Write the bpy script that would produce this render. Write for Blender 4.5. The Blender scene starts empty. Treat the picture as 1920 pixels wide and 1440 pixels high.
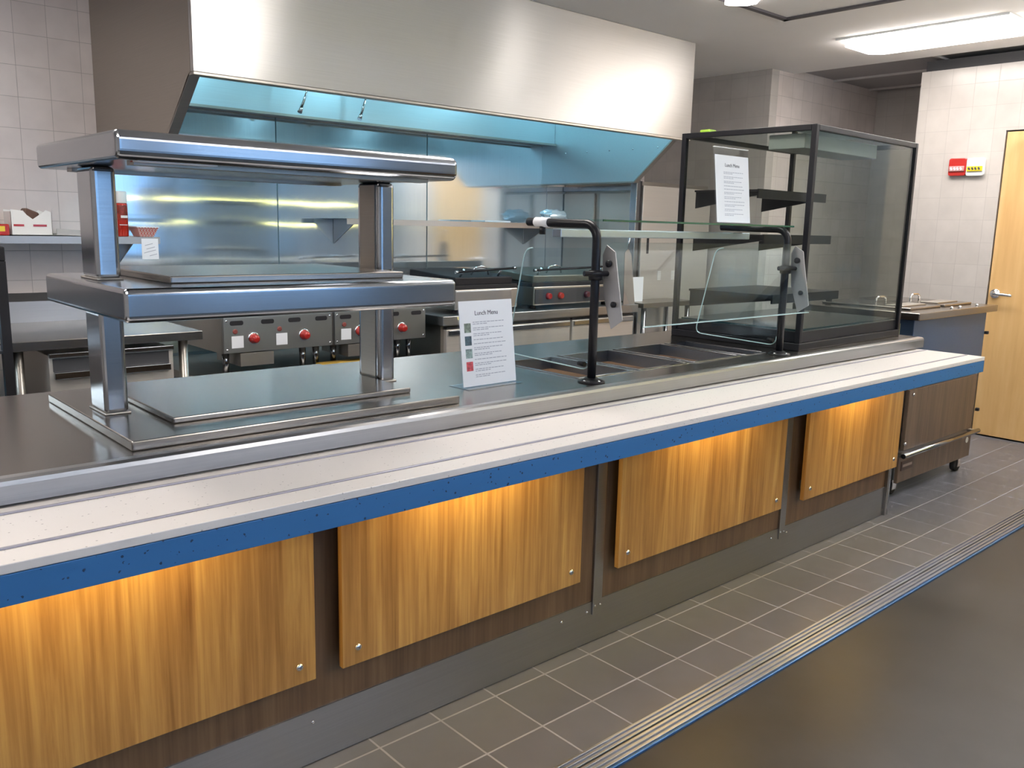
import bpy, bmesh, math, random
from mathutils import Vector, Matrix, Euler
random.seed(7)
S = bpy.context.scene
COL = S.collection
PI = math.pi

# ------------------------------------------------------------------ camera
cam_d = bpy.data.cameras.new('camera'); cam = bpy.data.objects.new('camera', cam_d); COL.objects.link(cam)
R = ((0.74651754, -0.66498157, 0.02260706), (-0.10263022, -0.14865137, -0.9835496), (0.65740293, 0.73191685, -0.17921806))
m = Matrix.Identity(4)
for i in range(3):
    m[i][0] = R[0][i]; m[i][1] = -R[1][i]; m[i][2] = -R[2][i]
m[0][3], m[1][3], m[2][3] = -1.96478717, -1.77640857, 1.37662186
cam.matrix_world = m
cam_d.sensor_fit = 'HORIZONTAL'; cam_d.sensor_width = 36.0; cam_d.lens = 1618.0 / 1920 * 36
cam_d.clip_start = 0.05
S.camera = cam

# ------------------------------------------------------------------ view + world + windows' daylight
S.view_settings.view_transform = 'Standard'; S.view_settings.look = 'None'
S.view_settings.gamma = 1.0; S.view_settings.use_curve_mapping = False
S.view_settings.exposure = 0.52
W = bpy.data.worlds.new('world'); S.world = W; W.use_nodes = True
W.node_tree.nodes['Background'].inputs[0].default_value = (0.35, 0.55, 1.0, 1)
W.node_tree.nodes['Background'].inputs[1].default_value = 0.6

def area(name, loc, direction, sx, sy, power, color):
    l = bpy.data.lights.new(name, 'AREA'); l.shape = 'RECTANGLE'; l.size = sx; l.size_y = sy
    l.energy = power; l.color = color
    o = bpy.data.objects.new(name, l); COL.objects.link(o); o.location = loc
    o.rotation_euler = Vector(direction).to_track_quat('-Z', 'Y').to_euler()
    return o
DAY = (0.30, 0.58, 1.0)
WINS = [(-3.7, -1.7), (-1.3, 0.7), (1.1, 3.1)]
for x0, x1 in WINS:
    area('window_daylight', ((x0 + x1) / 2, -6.38, 1.55), (0, 1, 0), x1 - x0, 1.5, 11, DAY)

# ------------------------------------------------------------------ materials
MATS = {}
def node_mat(name):
    M = bpy.data.materials.new(name); M.use_nodes = True
    nt = M.node_tree; b = nt.nodes['Principled BSDF']
    return M, nt, b
def plain(name, col, rough=.5, metal=0., **kw):
    if name in MATS: return MATS[name]
    M, nt, b = node_mat(name)
    b.inputs['Base Color'].default_value = (*col, 1); b.inputs['Roughness'].default_value = rough
    b.inputs['Metallic'].default_value = metal
    for k, v in kw.items(): b.inputs[k.replace('_', ' ')].default_value = v
    # slight procedural unevenness of gloss
    n = nt.nodes.new('ShaderNodeTexNoise'); n.inputs['Scale'].default_value = 35
    r = nt.nodes.new('ShaderNodeMapRange'); r.inputs[3].default_value = max(0, rough - .04); r.inputs[4].default_value = min(1, rough + .04)
    nt.links.new(n.outputs['Fac'], r.inputs[0]); nt.links.new(r.outputs[0], b.inputs['Roughness'])
    MATS[name] = M; return M
def emis(name, col, s):
    if name in MATS: return MATS[name]
    M, nt, b = node_mat(name)
    b.inputs['Base Color'].default_value = (.8, .8, .8, 1)
    b.inputs['Emission Color'].default_value = (*col, 1); b.inputs['Emission Strength'].default_value = s
    MATS[name] = M; return M
def N(nt, t, **kw):
    n = nt.nodes.new(t)
    for k, v in kw.items(): setattr(n, k, v)
    return n
def pos(nt, scale=(1, 1, 1)):
    g = N(nt, 'ShaderNodeNewGeometry'); mp = N(nt, 'ShaderNodeMapping')
    mp.inputs['Scale'].default_value = scale
    nt.links.new(g.outputs['Position'], mp.inputs['Vector']); return mp.outputs[0]
def steel(name, tangent, col=(.62, .61, .59), rough=.3, aniso=.7, brush=(3, 300, 300), wave=0., wscale=1.5, bump=.02):
    if name in MATS: return MATS[name]
    M, nt, b = node_mat(name); L = nt.links.new
    b.inputs['Metallic'].default_value = 1.0
    b.inputs['Anisotropic'].default_value = aniso
    t = N(nt, 'ShaderNodeCombineXYZ')
    for i in range(3): t.inputs[i].default_value = tangent[i]
    L(t.outputs[0], b.inputs['Tangent'])
    n = N(nt, 'ShaderNodeTexNoise'); n.inputs['Scale'].default_value = 1; n.inputs['Detail'].default_value = 3
    L(pos(nt, brush), n.inputs['Vector'])
    c = N(nt, 'ShaderNodeMapRange'); c.inputs[3].default_value = .88; c.inputs[4].default_value = 1.06
    L(n.outputs['Fac'], c.inputs[0])
    v = N(nt, 'ShaderNodeVectorMath', operation='SCALE'); v.inputs[0].default_value = col
    L(c.outputs[0], v.inputs['Scale']); L(v.outputs[0], b.inputs['Base Color'])
    big = N(nt, 'ShaderNodeTexNoise'); big.inputs['Scale'].default_value = 2.2; big.inputs['Detail'].default_value = 2
    L(pos(nt), big.inputs['Vector'])
    rr = N(nt, 'ShaderNodeMapRange'); rr.inputs[3].default_value = rough * .98; rr.inputs[4].default_value = rough * 1.02
    L(big.outputs['Fac'], rr.inputs[0]); L(rr.outputs[0], b.inputs['Roughness'])
    bp = N(nt, 'ShaderNodeBump'); bp.inputs['Strength'].default_value = bump; bp.inputs['Distance'].default_value = .002
    L(n.outputs['Fac'], bp.inputs['Height'])
    if wave:
        w = N(nt, 'ShaderNodeTexNoise'); w.inputs['Scale'].default_value = wscale; w.inputs['Detail'].default_value = 1
        L(pos(nt), w.inputs['Vector'])
        b2 = N(nt, 'ShaderNodeBump'); b2.inputs['Strength'].default_value = 1; b2.inputs['Distance'].default_value = wave
        L(w.outputs['Fac'], b2.inputs['Height']); L(b2.outputs[0], bp.inputs['Normal'])
    L(bp.outputs[0], b.inputs['Normal'])
    MATS[name] = M; return M
def tile_mat(name, u, v, size, c1, c2, mortar, msize=.0016, rough=.25, off=(0, 0)):
    M, nt, b = node_mat(name); L = nt.links.new
    g = N(nt, 'ShaderNodeNewGeometry'); s = N(nt, 'ShaderNodeSeparateXYZ'); cb = N(nt, 'ShaderNodeCombineXYZ')
    L(g.outputs['Position'], s.inputs[0])
    for i, (a, o) in enumerate(((u, off[0]), (v, off[1]))):
        ad = N(nt, 'ShaderNodeMath', operation='ADD'); ad.inputs[1].default_value = o
        L(s.outputs[a], ad.inputs[0]); L(ad.outputs[0], cb.inputs[i])
    br = N(nt, 'ShaderNodeTexBrick'); br.offset = 0; br.squash = 1
    br.inputs['Scale'].default_value = 1; br.inputs['Brick Width'].default_value = size; br.inputs['Row Height'].default_value = size
    br.inputs['Mortar Size'].default_value = msize; br.inputs['Mortar Smooth'].default_value = .2; br.inputs['Bias'].default_value = 0
    br.inputs['Color1'].default_value = (*c1, 1); br.inputs['Color2'].default_value = (*c2, 1); br.inputs['Mortar'].default_value = (*mortar, 1)
    L(cb.outputs[0], br.inputs['Vector'])
    n = N(nt, 'ShaderNodeTexNoise'); n.inputs['Scale'].default_value = 9; n.inputs['Detail'].default_value = 4; L(g.outputs['Position'], n.inputs['Vector'])
    mr = N(nt, 'ShaderNodeMapRange'); mr.inputs[3].default_value = .88; mr.inputs[4].default_value = 1.1; L(n.outputs['Fac'], mr.inputs[0])
    vm = N(nt, 'ShaderNodeVectorMath', operation='SCALE'); L(br.outputs['Color'], vm.inputs[0]); L(mr.outputs[0], vm.inputs['Scale'])
    L(vm.outputs[0], b.inputs['Base Color'])
    r2 = N(nt, 'ShaderNodeMapRange'); r2.inputs[3].default_value = rough; r2.inputs[4].default_value = .8; L(br.outputs['Fac'], r2.inputs[0]); L(r2.outputs[0], b.inputs['Roughness'])
    bp = N(nt, 'ShaderNodeBump', invert=True); bp.inputs['Strength'].default_value = .5; bp.inputs['Distance'].default_value = .001
    L(br.outputs['Fac'], bp.inputs['Height']); L(bp.outputs[0], b.inputs['Normal'])
    return M
def wood_mat(name, stops, scale=(22, 22, 1.3), rough=.35, off=0):
    M, nt, b = node_mat(name); L = nt.links.new
    mp = N(nt, 'ShaderNodeMapping'); g = N(nt, 'ShaderNodeNewGeometry'); L(g.outputs['Position'], mp.inputs[0])
    mp.inputs['Scale'].default_value = scale; mp.inputs['Location'].default_value = (off, off, off)
    n = N(nt, 'ShaderNodeTexNoise'); n.inputs['Scale'].default_value = 1; n.inputs['Detail'].default_value = 7; n.inputs['Roughness'].default_value = .62; n.inputs['Distortion'].default_value = .5
    L(mp.outputs[0], n.inputs['Vector'])
    n2 = N(nt, 'ShaderNodeTexNoise'); n2.inputs['Scale'].default_value = 1; n2.inputs['Detail'].default_value = 2
    L(pos(nt, (scale[0] * 6, scale[1] * 6, scale[2] * 2.5)), n2.inputs['Vector'])
    mx = N(nt, 'ShaderNodeMath', operation='MULTIPLY_ADD'); mx.inputs[1].default_value = .3; L(n2.outputs['Fac'], mx.inputs[0]); 
    m2 = N(nt, 'ShaderNodeMath', operation='MULTIPLY'); m2.inputs[1].default_value = .7; L(n.outputs['Fac'], m2.inputs[0]); L(m2.outputs[0], mx.inputs[2])
    cr = N(nt, 'ShaderNodeValToRGB'); L(mx.outputs[0], cr.inputs[0])
    e = cr.color_ramp.elements
    while len(e) < len(stops): e.new(.5)
    for k, (p_, c) in enumerate(stops): e[k].position = p_; e[k].color = (*c, 1)
    L(cr.outputs[0], b.inputs['Base Color']); b.inputs['Roughness'].default_value = rough
    return M
def speckle(name, base, spec, scale=90, thr=.17, rough=.4):
    M, nt, b = node_mat(name); L = nt.links.new
    v = N(nt, 'ShaderNodeTexVoronoi'); v.inputs['Scale'].default_value = scale
    n = N(nt, 'ShaderNodeTexNoise'); n.inputs['Scale'].default_value = scale * .55; n.inputs['Detail'].default_value = 2
    p_ = pos(nt); L(p_, v.inputs['Vector']); L(p_, n.inputs['Vector'])
    a = N(nt, 'ShaderNodeMath', operation='LESS_THAN'); a.inputs[1].default_value = thr; L(v.outputs['Distance'], a.inputs[0])
    c = N(nt, 'ShaderNodeMath', operation='GREATER_THAN'); c.inputs[1].default_value = .58; L(n.outputs['Fac'], c.inputs[0])
    mu = N(nt, 'ShaderNodeMath', operation='MULTIPLY'); L(a.outputs[0], mu.inputs[0]); L(c.outputs[0], mu.inputs[1])
    mx = N(nt, 'ShaderNodeMix', data_type='RGBA'); mx.inputs[6].default_value = (*base, 1); mx.inputs[7].default_value = (*spec, 1)
    L(mu.outputs[0], mx.inputs[0]); L(mx.outputs[2], b.inputs['Base Color']); b.inputs['Roughness'].default_value = rough
    return M
def mottled(name, c1, c2, scale, rough=.3, coat=0., rv=.12):
    M, nt, b = node_mat(name); L = nt.links.new
    n = N(nt, 'ShaderNodeTexNoise'); n.inputs['Scale'].default_value = scale; n.inputs['Detail'].default_value = 6; n.inputs['Roughness'].default_value = .6
    L(pos(nt), n.inputs['Vector'])
    cr = N(nt, 'ShaderNodeValToRGB'); e = cr.color_ramp.elements; e[0].position = .3; e[0].color = (*c1, 1); e[1].position = .72; e[1].color = (*c2, 1)
    L(n.outputs['Fac'], cr.inputs[0]); L(cr.outputs[0], b.inputs['Base Color'])
    r2 = N(nt, 'ShaderNodeMapRange'); r2.inputs[3].default_value = rough - rv / 2; r2.inputs[4].default_value = rough + rv / 2; L(n.outputs['Fac'], r2.inputs[0]); L(r2.outputs[0], b.inputs['Roughness'])
    b.inputs['Coat Weight'].default_value = coat
    return M
def glass(name, tint=(.9, 1, .97), gloss=.12, rough=.01, ior=1.5, body=0.0):
    # thin sheet glass: straight see-through with Fresnel reflection
    if name in MATS: return MATS[name]
    M = bpy.data.materials.new(name); M.use_nodes = True; nt = M.node_tree; nt.nodes.clear(); L = nt.links.new
    o = N(nt, 'ShaderNodeOutputMaterial'); t = N(nt, 'ShaderNodeBsdfTransparent'); t.inputs[0].default_value = (*tint, 1)
    g = N(nt, 'ShaderNodeBsdfGlossy'); g.inputs['Roughness'].default_value = rough; g.inputs[0].default_value = (.95, .98, 1, 1)
    f = N(nt, 'ShaderNodeFresnel'); gm = N(nt, 'ShaderNodeNewGeometry')
    io = N(nt, 'ShaderNodeMapRange'); io.inputs[3].default_value = ior; io.inputs[4].default_value = 1 / ior   # same Fresnel from both faces of the sheet
    L(gm.outputs['Backfacing'], io.inputs[0]); L(io.outputs[0], f.inputs['IOR'])
    ad = N(nt, 'ShaderNodeMath', operation='ADD'); ad.inputs[1].default_value = gloss * .3; ad.use_clamp = True; L(f.outputs[0], ad.inputs[0])
    mx = N(nt, 'ShaderNodeMixShader'); L(ad.outputs[0], mx.inputs[0]); L(t.outputs[0], mx.inputs[1]); L(g.outputs[0], mx.inputs[2])
    L(mx.outputs[0], o.inputs[0]); MATS[name] = M; return M

STEEL_Y = steel('brushed_steel_front', (0, 0, 1), col=(.40, .40, .405), rough=.31, aniso=.6)             # faces the hall, brushed sideways
STEEL_HOOD = steel('brushed_steel_hood', (0, 0, 1), col=(.55, .545, .53), rough=.37, aniso=.86, wave=.004, wscale=.9)
STEEL_TOP = steel('brushed_steel_top', (0, 1, 0), col=(.31, .285, .26), rough=.24, aniso=.55)
STEEL_POL = steel('polished_steel', (0, 0, 1), col=(.42, .44, .47), rough=.16, aniso=.3, bump=.008)
STEEL_HIN = steel('hood_inner_steel', (0, 0, 1), col=(.62, .72, .76), rough=.42, aniso=.2)
STEEL_WALL = steel('wavy_wall_steel', (1, 0, 0), col=(.70, .80, .88), rough=.075, aniso=.93, brush=(160, 160, 3), wave=.0006, wscale=3, bump=.0)
STEEL_DULL = steel('dull_steel', (0, 0, 1), col=(.46, .43, .39), rough=.38, aniso=.4)
STEEL_SIDE = steel('side_steel', (0, 0, 1), col=(.42, .38, .33), rough=.42, aniso=.4, brush=(300, 3, 300))
ALU = steel('ribbed_aluminium', (0, 1, 0), col=(.42, .44, .52), rough=.38, aniso=.5)
LSIDE = steel('light_side_steel', (0, 0, 1), col=(.66, .62, .57), rough=.4, aniso=.3)
LSIDE.node_tree.nodes['Principled BSDF'].inputs['Metallic'].default_value = .6
STEEL_WALL.node_tree.nodes['Principled BSDF'].inputs['Metallic'].default_value = .78
CHROME = plain('chrome', (.8, .8, .82), .08, 1)
BLACKM = plain('black_metal', (.010, .010, .013), .34, 0, Specular_IOR_Level=.3)
BLACK = plain('matte_black', (.01, .009, .012), .6)
DARKG = plain('dark_grey', (.05, .05, .055), .5)
RUB = plain('rubber', (.02, .02, .022), .7)
WHITEP = plain('white_paper', (.86, .88, .92), .6)
WHITE = plain('white_plastic', (.85, .85, .83), .35)
RED = plain('red_plastic', (.45, .02, .015), .25, 0, Coat_Weight=.5)
ACRY = glass('clear_acrylic', (.97, .98, 1), .1)
GLASS = glass('green_edge_glass', (.88, .96, .93), .1)
GLASSD = glass('case_glass', (.87, .89, .87), .0, ior=1.3)
GEDGE = plain('glass_edge_green', (.01, .09, .06), .15)
INK = plain('ink', (.06, .06, .09), .7)
INKL = plain('faded_ink', (.42, .44, .52), .7)

WOOD_P = wood_mat('oak_laminate_panel', [(.3, (.22, .10, .024)), (.5, (.40, .21, .06)), (.68, (.58, .35, .11))])
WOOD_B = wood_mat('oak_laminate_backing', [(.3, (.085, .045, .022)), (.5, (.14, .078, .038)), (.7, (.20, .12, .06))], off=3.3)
WOOD_D = wood_mat('maple_door', [(.3, (.58, .34, .13)), (.5, (.68, .43, .18)), (.7, (.76, .52, .25))], scale=(5, 5, .7), rough=.4)
WOOD_C = wood_mat('brown_grain', [(.3, (.06, .04, .03)), (.5, (.12, .08, .055)), (.7, (.18, .13, .09))], off=7)  # dark brown vertical grain for the cart fronts
TRAYW = speckle('white_speckled_surface', (.74, .70, .67), (.42, .39, .38), 110, .2)
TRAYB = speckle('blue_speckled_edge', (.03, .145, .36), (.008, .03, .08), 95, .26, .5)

# ------------------------------------------------------------------ mesh helpers
class MB:
    def __init__(s): s.bm = bmesh.new()
    def box(s, x0, x1, y0, y1, z0, z1, rot=None, piv=None):
        vs = [s.bm.verts.new((x, y, z)) for x in (x0, x1) for y in (y0, y1) for z in (z0, z1)]
        for f in ((0, 1, 3, 2), (4, 6, 7, 5), (0, 4, 5, 1), (2, 3, 7, 6), (0, 2, 6, 4), (1, 5, 7, 3)): s.bm.faces.new([vs[i] for i in f])
        if rot:
            pv = Vector(piv or ((x0 + x1) / 2, (y0 + y1) / 2, (z0 + z1) / 2)); r = Euler(rot).to_matrix()
            for v in vs: v.co = r @ (v.co - pv) + pv
        return s
    def cyl(s, a, b, r, r2=None, n=20, caps=True):
        a = Vector(a); b = Vector(b); d = b - a; q = d.to_track_quat('Z', 'Y').to_matrix(); r2 = r if r2 is None else r2
        c = [[s.bm.verts.new(p + q @ Vector((rr * math.cos(2 * PI * i / n), rr * math.sin(2 * PI * i / n), 0))) for i in range(n)] for p, rr in ((a, r), (b, r2))]
        for i in range(n):
            f = s.bm.faces.new((c[0][i], c[0][(i + 1) % n], c[1][(i + 1) % n], c[1][i])); f.smooth = True
        if caps:
            s.bm.faces.new(c[0][::-1]); s.bm.faces.new(c[1])
        return s
    def lathe(s, c, prof, n=24, axis='Z'):
        c = Vector(c); rings = []
        for r, h in prof:
            ring = []
            for i in range(n):
                t = 2 * PI * i / n; u, w = r * math.cos(t), r * math.sin(t)
                o = {'Z': (u, w, h), 'Y': (u, h, w), 'X': (h, u, w)}[axis]
                ring.append(s.bm.verts.new(c + Vector(o)))
            rings.append(ring)
        for k in range(len(rings) - 1):
            for i in range(n):
                f = s.bm.faces.new((rings[k][i], rings[k][(i + 1) % n], rings[k + 1][(i + 1) % n], rings[k + 1][i])); f.smooth = True
        s.bm.faces.new(rings[0][::-1]); s.bm.faces.new(rings[-1]); return s
    def tube(s, pts, r, n=14):
        pts = [Vector(p) for p in pts]; rings = []
        for i, p in enumerate(pts):
            d = (pts[min(i + 1, len(pts) - 1)] - pts[max(i - 1, 0)]).normalized(); q = d.to_track_quat('Z', 'Y').to_matrix()
            if i == 0: ref = q @ Vector((1, 0, 0))
            ref = (ref - d * ref.dot(d)).normalized(); o = d.cross(ref)
            rings.append([s.bm.verts.new(p + r * (math.cos(2 * PI * k / n) * ref + math.sin(2 * PI * k / n) * o)) for k in range(n)])
        for a in range(len(rings) - 1):
            for k in range(n):
                f = s.bm.faces.new((rings[a][k], rings[a][(k + 1) % n], rings[a + 1][(k + 1) % n], rings[a + 1][k])); f.smooth = True
        s.bm.faces.new(rings[0][::-1]); s.bm.faces.new(rings[-1]); return s
    def prism(s, pts, vec):
        a = [s.bm.verts.new(p) for p in pts]; b = [s.bm.verts.new(Vector(p) + Vector(vec)) for p in pts]; n = len(a)
        s.bm.faces.new(a[::-1]); s.bm.faces.new(b)
        for i in range(n): s.bm.faces.new((a[i], a[(i + 1) % n], b[(i + 1) % n], b[i]))
        return s
    def parts(s, name, mat, parent, **k):
        # one object for each separate piece
        seen = set(); out = []
        for v0 in list(s.bm.verts):
            if v0 in seen: continue
            isl = []; st = [v0]; seen.add(v0)
            while st:
                v = st.pop(); isl.append(v)
                for e in v.link_edges:
                    w = e.other_vert(v)
                    if w not in seen: seen.add(w); st.append(w)
            q = MB(); mp = {v: q.bm.verts.new(v.co) for v in isl}
            for f in {f for v in isl for f in v.link_faces}:
                nf = q.bm.faces.new([mp[v] for v in f.verts]); nf.smooth = f.smooth
            out.append(q.build(name, mat, parent, **k))
        s.bm.free(); return out
    def build(s, name, mat, parent=None, bevel=0., seg=2, origin=None, local=False, smooth=False):
        bmesh.ops.recalc_face_normals(s.bm, faces=s.bm.faces)
        if parent is not None: off = Vector((0, 0, 0)) if local else root_of(parent).location.copy()
        elif origin: off = Vector(origin)
        else:
            xs = [v.co for v in s.bm.verts]
            off = Vector(((min(v.x for v in xs) + max(v.x for v in xs)) / 2, (min(v.y for v in xs) + max(v.y for v in xs)) / 2, min(v.z for v in xs)))
        if not local:
            for v in s.bm.verts: v.co -= off
        if smooth:
            for f in s.bm.faces: f.smooth = True
        me = bpy.data.meshes.new(name); s.bm.to_mesh(me); s.bm.free()
        for mm in (mat if isinstance(mat, (list, tuple)) else [mat]): me.materials.append(mm)
        o = bpy.data.objects.new(name, me); COL.objects.link(o)
        if parent is not None: o.parent = parent
        else: o.location = off
        if bevel:
            md = o.modifiers.new('bevel', 'BEVEL'); md.width = bevel; md.segments = seg; md.limit_method = 'ANGLE'; md.angle_limit = .6
            md.harden_normals = False
        return o
def root_of(o):
    while o.parent is not None: o = o.parent
    return o
def tag(o, label, cat, group=None):
    o['label'] = label; o['category'] = cat
    if group: o['group'] = group
    return o
def thing(name, loc, label, cat, group=None, rz=0):
    o = bpy.data.objects.new(name, None); COL.objects.link(o); o.location = loc; o.rotation_euler = (0, 0, rz)
    o.empty_display_size = .1
    return tag(o, label, cat, group)
def struct(o): o['kind'] = 'structure'; return o
def B(*a, **k): return MB().box(*a, **k)
def text(body, size, mat, parent, M4, name='lettering', extr=.0002):
    c = bpy.data.curves.new(name, 'FONT'); c.body = body; c.size = size; c.extrude = extr; c.align_x = 'CENTER'
    t = bpy.data.objects.new('tmp', c); COL.objects.link(t)
    dg = bpy.context.evaluated_depsgraph_get(); me = bpy.data.meshes.new_from_object(t.evaluated_get(dg))
    bpy.data.objects.remove(t); me.transform(M4); me.materials.clear(); me.materials.append(mat); me.name = name
    o = bpy.data.objects.new(name, me); COL.objects.link(o); o.parent = parent
    return o
def copy_tree(o, parent=None):
    kids = list(o.children); c = o.copy(); COL.objects.link(c); c.parent = parent
    for k in kids: copy_tree(k, c)
    return c

# ================================================================== SETTING
FT = tile_mat('floor_tile', 'X', 'Y', .2032, (.10, .105, .125), (.118, .122, .142), (.26, .27, .31), .0032, .32)
CONC = mottled('polished_concrete', (.022, .023, .024), (.042, .042, .043), 2.4, .42, .0)
CONC.node_tree.nodes['Principled BSDF'].inputs['Specular IOR Level'].default_value = .3
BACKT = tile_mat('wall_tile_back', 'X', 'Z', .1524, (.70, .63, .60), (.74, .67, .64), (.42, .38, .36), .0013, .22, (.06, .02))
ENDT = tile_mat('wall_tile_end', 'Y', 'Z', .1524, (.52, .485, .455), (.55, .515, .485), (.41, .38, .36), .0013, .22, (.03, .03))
PAINT = mottled('painted_plaster', (.74, .70, .66), (.77, .73, .69), 3, .8)
CEIL = mottled('ceiling_paint', (.90, .88, .87), (.92, .90, .89), 3, .85)
CEILG = mottled('acoustic_tile', (.36, .34, .34), (.40, .38, .38), 60, .9)
CZ = 2.60
struct(B(-4.5, 8.0, -.360, 4.2, -.05, 0).build('floor', FT))
struct(B(-4.5, 8.0, -6.5, -.452, -.05, -.004).build('floor', CONC))
# threshold: two ribbed aluminium strips along the joint between tile and concrete
th = MB().box(-4.5, 4.46, -.452, -.360, -.05, -.001)
def rib(x0, x1, y0, y1, z, n):
    w = (y1 - y0) / (2 * n - 1)
    for i in range(n): th.box(x0, x1, y0 + 2 * i * w, y0 + (2 * i + 1) * w, -.002, z)
rib(-4.5, 4.46, -.4025, -.364, .006, 3); rib(-4.5, 4.46, -.452, -.4095, .006, 3)
struct(B(-4.5, 4.46, -.409, -.403, -.0005, .002).build('trim_8', BLACK))
struct(th.build('trim_1', ALU, bevel=.0008, seg=1))
DAYLIT_STRIP = plain('daylit_edge_strip', (.06, .16, .38), .3, .6)  # blue of the daylight put into the metal edge colour
struct(B(-4.5, 4.46, -.462, -.4525, -.05, .003).build('trim_2', DAYLIT_STRIP, bevel=.002))
struct(B(-4.5, 4.05, 3.25, 3.35, 0, CZ).build('wall_back', BACKT))
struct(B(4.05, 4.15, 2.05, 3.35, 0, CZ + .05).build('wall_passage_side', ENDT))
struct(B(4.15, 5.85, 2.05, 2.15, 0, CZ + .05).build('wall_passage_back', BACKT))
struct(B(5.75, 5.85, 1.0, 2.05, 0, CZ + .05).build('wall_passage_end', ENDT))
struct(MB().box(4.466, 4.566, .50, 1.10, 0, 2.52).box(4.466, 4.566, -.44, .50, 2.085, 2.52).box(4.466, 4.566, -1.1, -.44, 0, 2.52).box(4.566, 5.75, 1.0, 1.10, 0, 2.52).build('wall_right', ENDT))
struct(B(4.53, 5.75, -6.5, 1.1, 2.52, CZ).build('trim_3', DARKG))
HALLP = mottled('dim_hall_wall', (.18, .22, .27), (.21, .25, .30), 3, .8)  # dimness of the hall put into the wall colour
struct(B(4.466, 4.566, -6.5, -1.1, 0, 2.52).build('wall_hall', HALLP))
struct(B(-4.6, -4.5, -6.5, 3.35, 0, CZ).build('wall_left', PAINT))
wf = MB(); xs = [-4.5] + [v for w in WINS for v in w] + [6.0]
for i in range(0, len(xs), 2): wf.box(xs[i], xs[i + 1], -6.5, -6.4, 0, CZ)
for x0, x1 in WINS: wf.box(x0, x1, -6.5, -6.4, 0, .8).box(x0, x1, -6.5, -6.4, 2.3, CZ)
struct(wf.build('wall_front', mottled('blue_grey_hall_paint', (.24, .29, .35), (.27, .32, .38), 3, .8)))
for i, (x0, x1) in enumerate(WINS):
    f = MB()
    for a, b_, c, d in ((x0, x1, .8, .85), (x0, x1, 2.25, 2.3), (x0, x0 + .05, .85, 2.25), (x1 - .05, x1, .85, 2.25), ((x0 + x1) / 2 - .02, (x0 + x1) / 2 + .02, .85, 2.25)):
        f.box(a, b_, -6.48, -6.42, c, d)
    w = struct(f.build('window_%d' % (i + 1), DARKG))
    B(x0 + .05, x1 - .05, -6.455, -6.449, .85, 2.25).build('pane', GLASS, w)
struct(B(4.53, 4.56, -.439, .499, 0, 2.084).build('door_light_block', DARKG))  # added dark backing, keeps sky light from leaking past the door
# ceiling: plaster field, dark recessed frame, grid ceiling over the passage
cl = MB().box(-4.6, 4.36, -6.5, 3.35, CZ, CZ + .1); struct(cl.build('ceiling', CEIL))
struct(B(4.36, 6.0, -6.5, 3.35, CZ + .03, CZ + .1).build('ceiling', CEILG))
gb = MB()
for y in (-.2, 1.02, 2.24): gb.box(4.36, 6.0, y - .012, y + .012, CZ + .015, CZ + .03)
for x in (4.37, 4.98, 5.59): gb.box(x - .012, x + .012, -1, 2.24, CZ + .015, CZ + .03)
struct(gb.build('trim_4', plain('grid_white', (.6, .57, .55), .5)))
fr = MB()
x0, x1, y0, y1 = .9, 2.74, -1.6, 1.16
for a in ((x0, x1, y1 - .035, y1), (x0, x1, y0, y0 + .035), (x0, x0 + .035, y0, y1), (x1 - .035, x1, y0, y1)): fr.box(*a, CZ - .012, CZ)
struct(fr.build('trim_5', plain('dark_reveal', (.10, .09, .10), .6)))
# door in the end wall
dr = struct(B(4.470, 4.515, -.43, .49, .012, 2.075).build('door_1', WOOD_D, bevel=.002, origin=(4.49, .03, .012)))
h = MB().lathe((4.470, .445, 1.0), [(.033, 0), (.033, -.008), (.028, -.012), (.012, -.014), (.012, -.045)], 24, 'X')
h.tube([(4.425, .445, 1.0), (4.420, .44, 1.0), (4.418, .42, 1.0), (4.418, .36, .998), (4.420, .325, .995)], .0105)
h.build('door_handle', CHROME, dr)
B(4.40, 4.470, .10, .36, 1.99, 2.04).build('door_closer', WHITE, dr, bevel=.006)
struct(MB().box(4.445, 4.4655, .51, 1.10, 0, .10).build('baseboard_right', FT))

# ================================================================== LAMPS
LAMP = emis('troffer_lens', (1.0, .93, .87), 14)
HOODL = emis('hood_lens', (.40, .82, 1.0), 36)
def troffer(x0, y0, label, w=.45, l=.98, grp='ceiling troffers'):
    t = thing('ceiling_light', (x0 + w / 2, y0 + l / 2, CZ), label, 'ceiling light', grp)
    f = MB(); e = .02
    for a in ((x0 - e, x0 + w + e, y0 - e, y0), (x0 - e, x0 + w + e, y0 + l, y0 + l + e), (x0 - e, x0, y0, y0 + l), (x0 + w, x0 + w + e, y0, y0 + l)): f.box(*a, CZ - .012, CZ)
    f.build('frame', WHITE, t)
    c = .07; z = CZ - .04
    P = [(x0 + c, y0), (x0 + w - c, y0), (x0 + w, y0 + c), (x0 + w, y0 + l - c), (x0 + w - c, y0 + l), (x0 + c, y0 + l), (x0, y0 + l - c), (x0, y0 + c)]
    MB().prism([(a, b_, z) for a, b_ in P], (0, 0, .038)).build('diffuser', LAMP, t)
    return t
troffer(3.43, .20, 'bright rectangular ceiling light with cut corners near the wooden door')
troffer(2.02, .92, 'small square ceiling light whose tip shows at the top edge beside the dark ceiling frame', .17, .20, None)
UP = emis('fill_uplight', (.94, .96, 1.0), 45)  # unseen uplight bars added to brighten the ceiling
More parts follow.
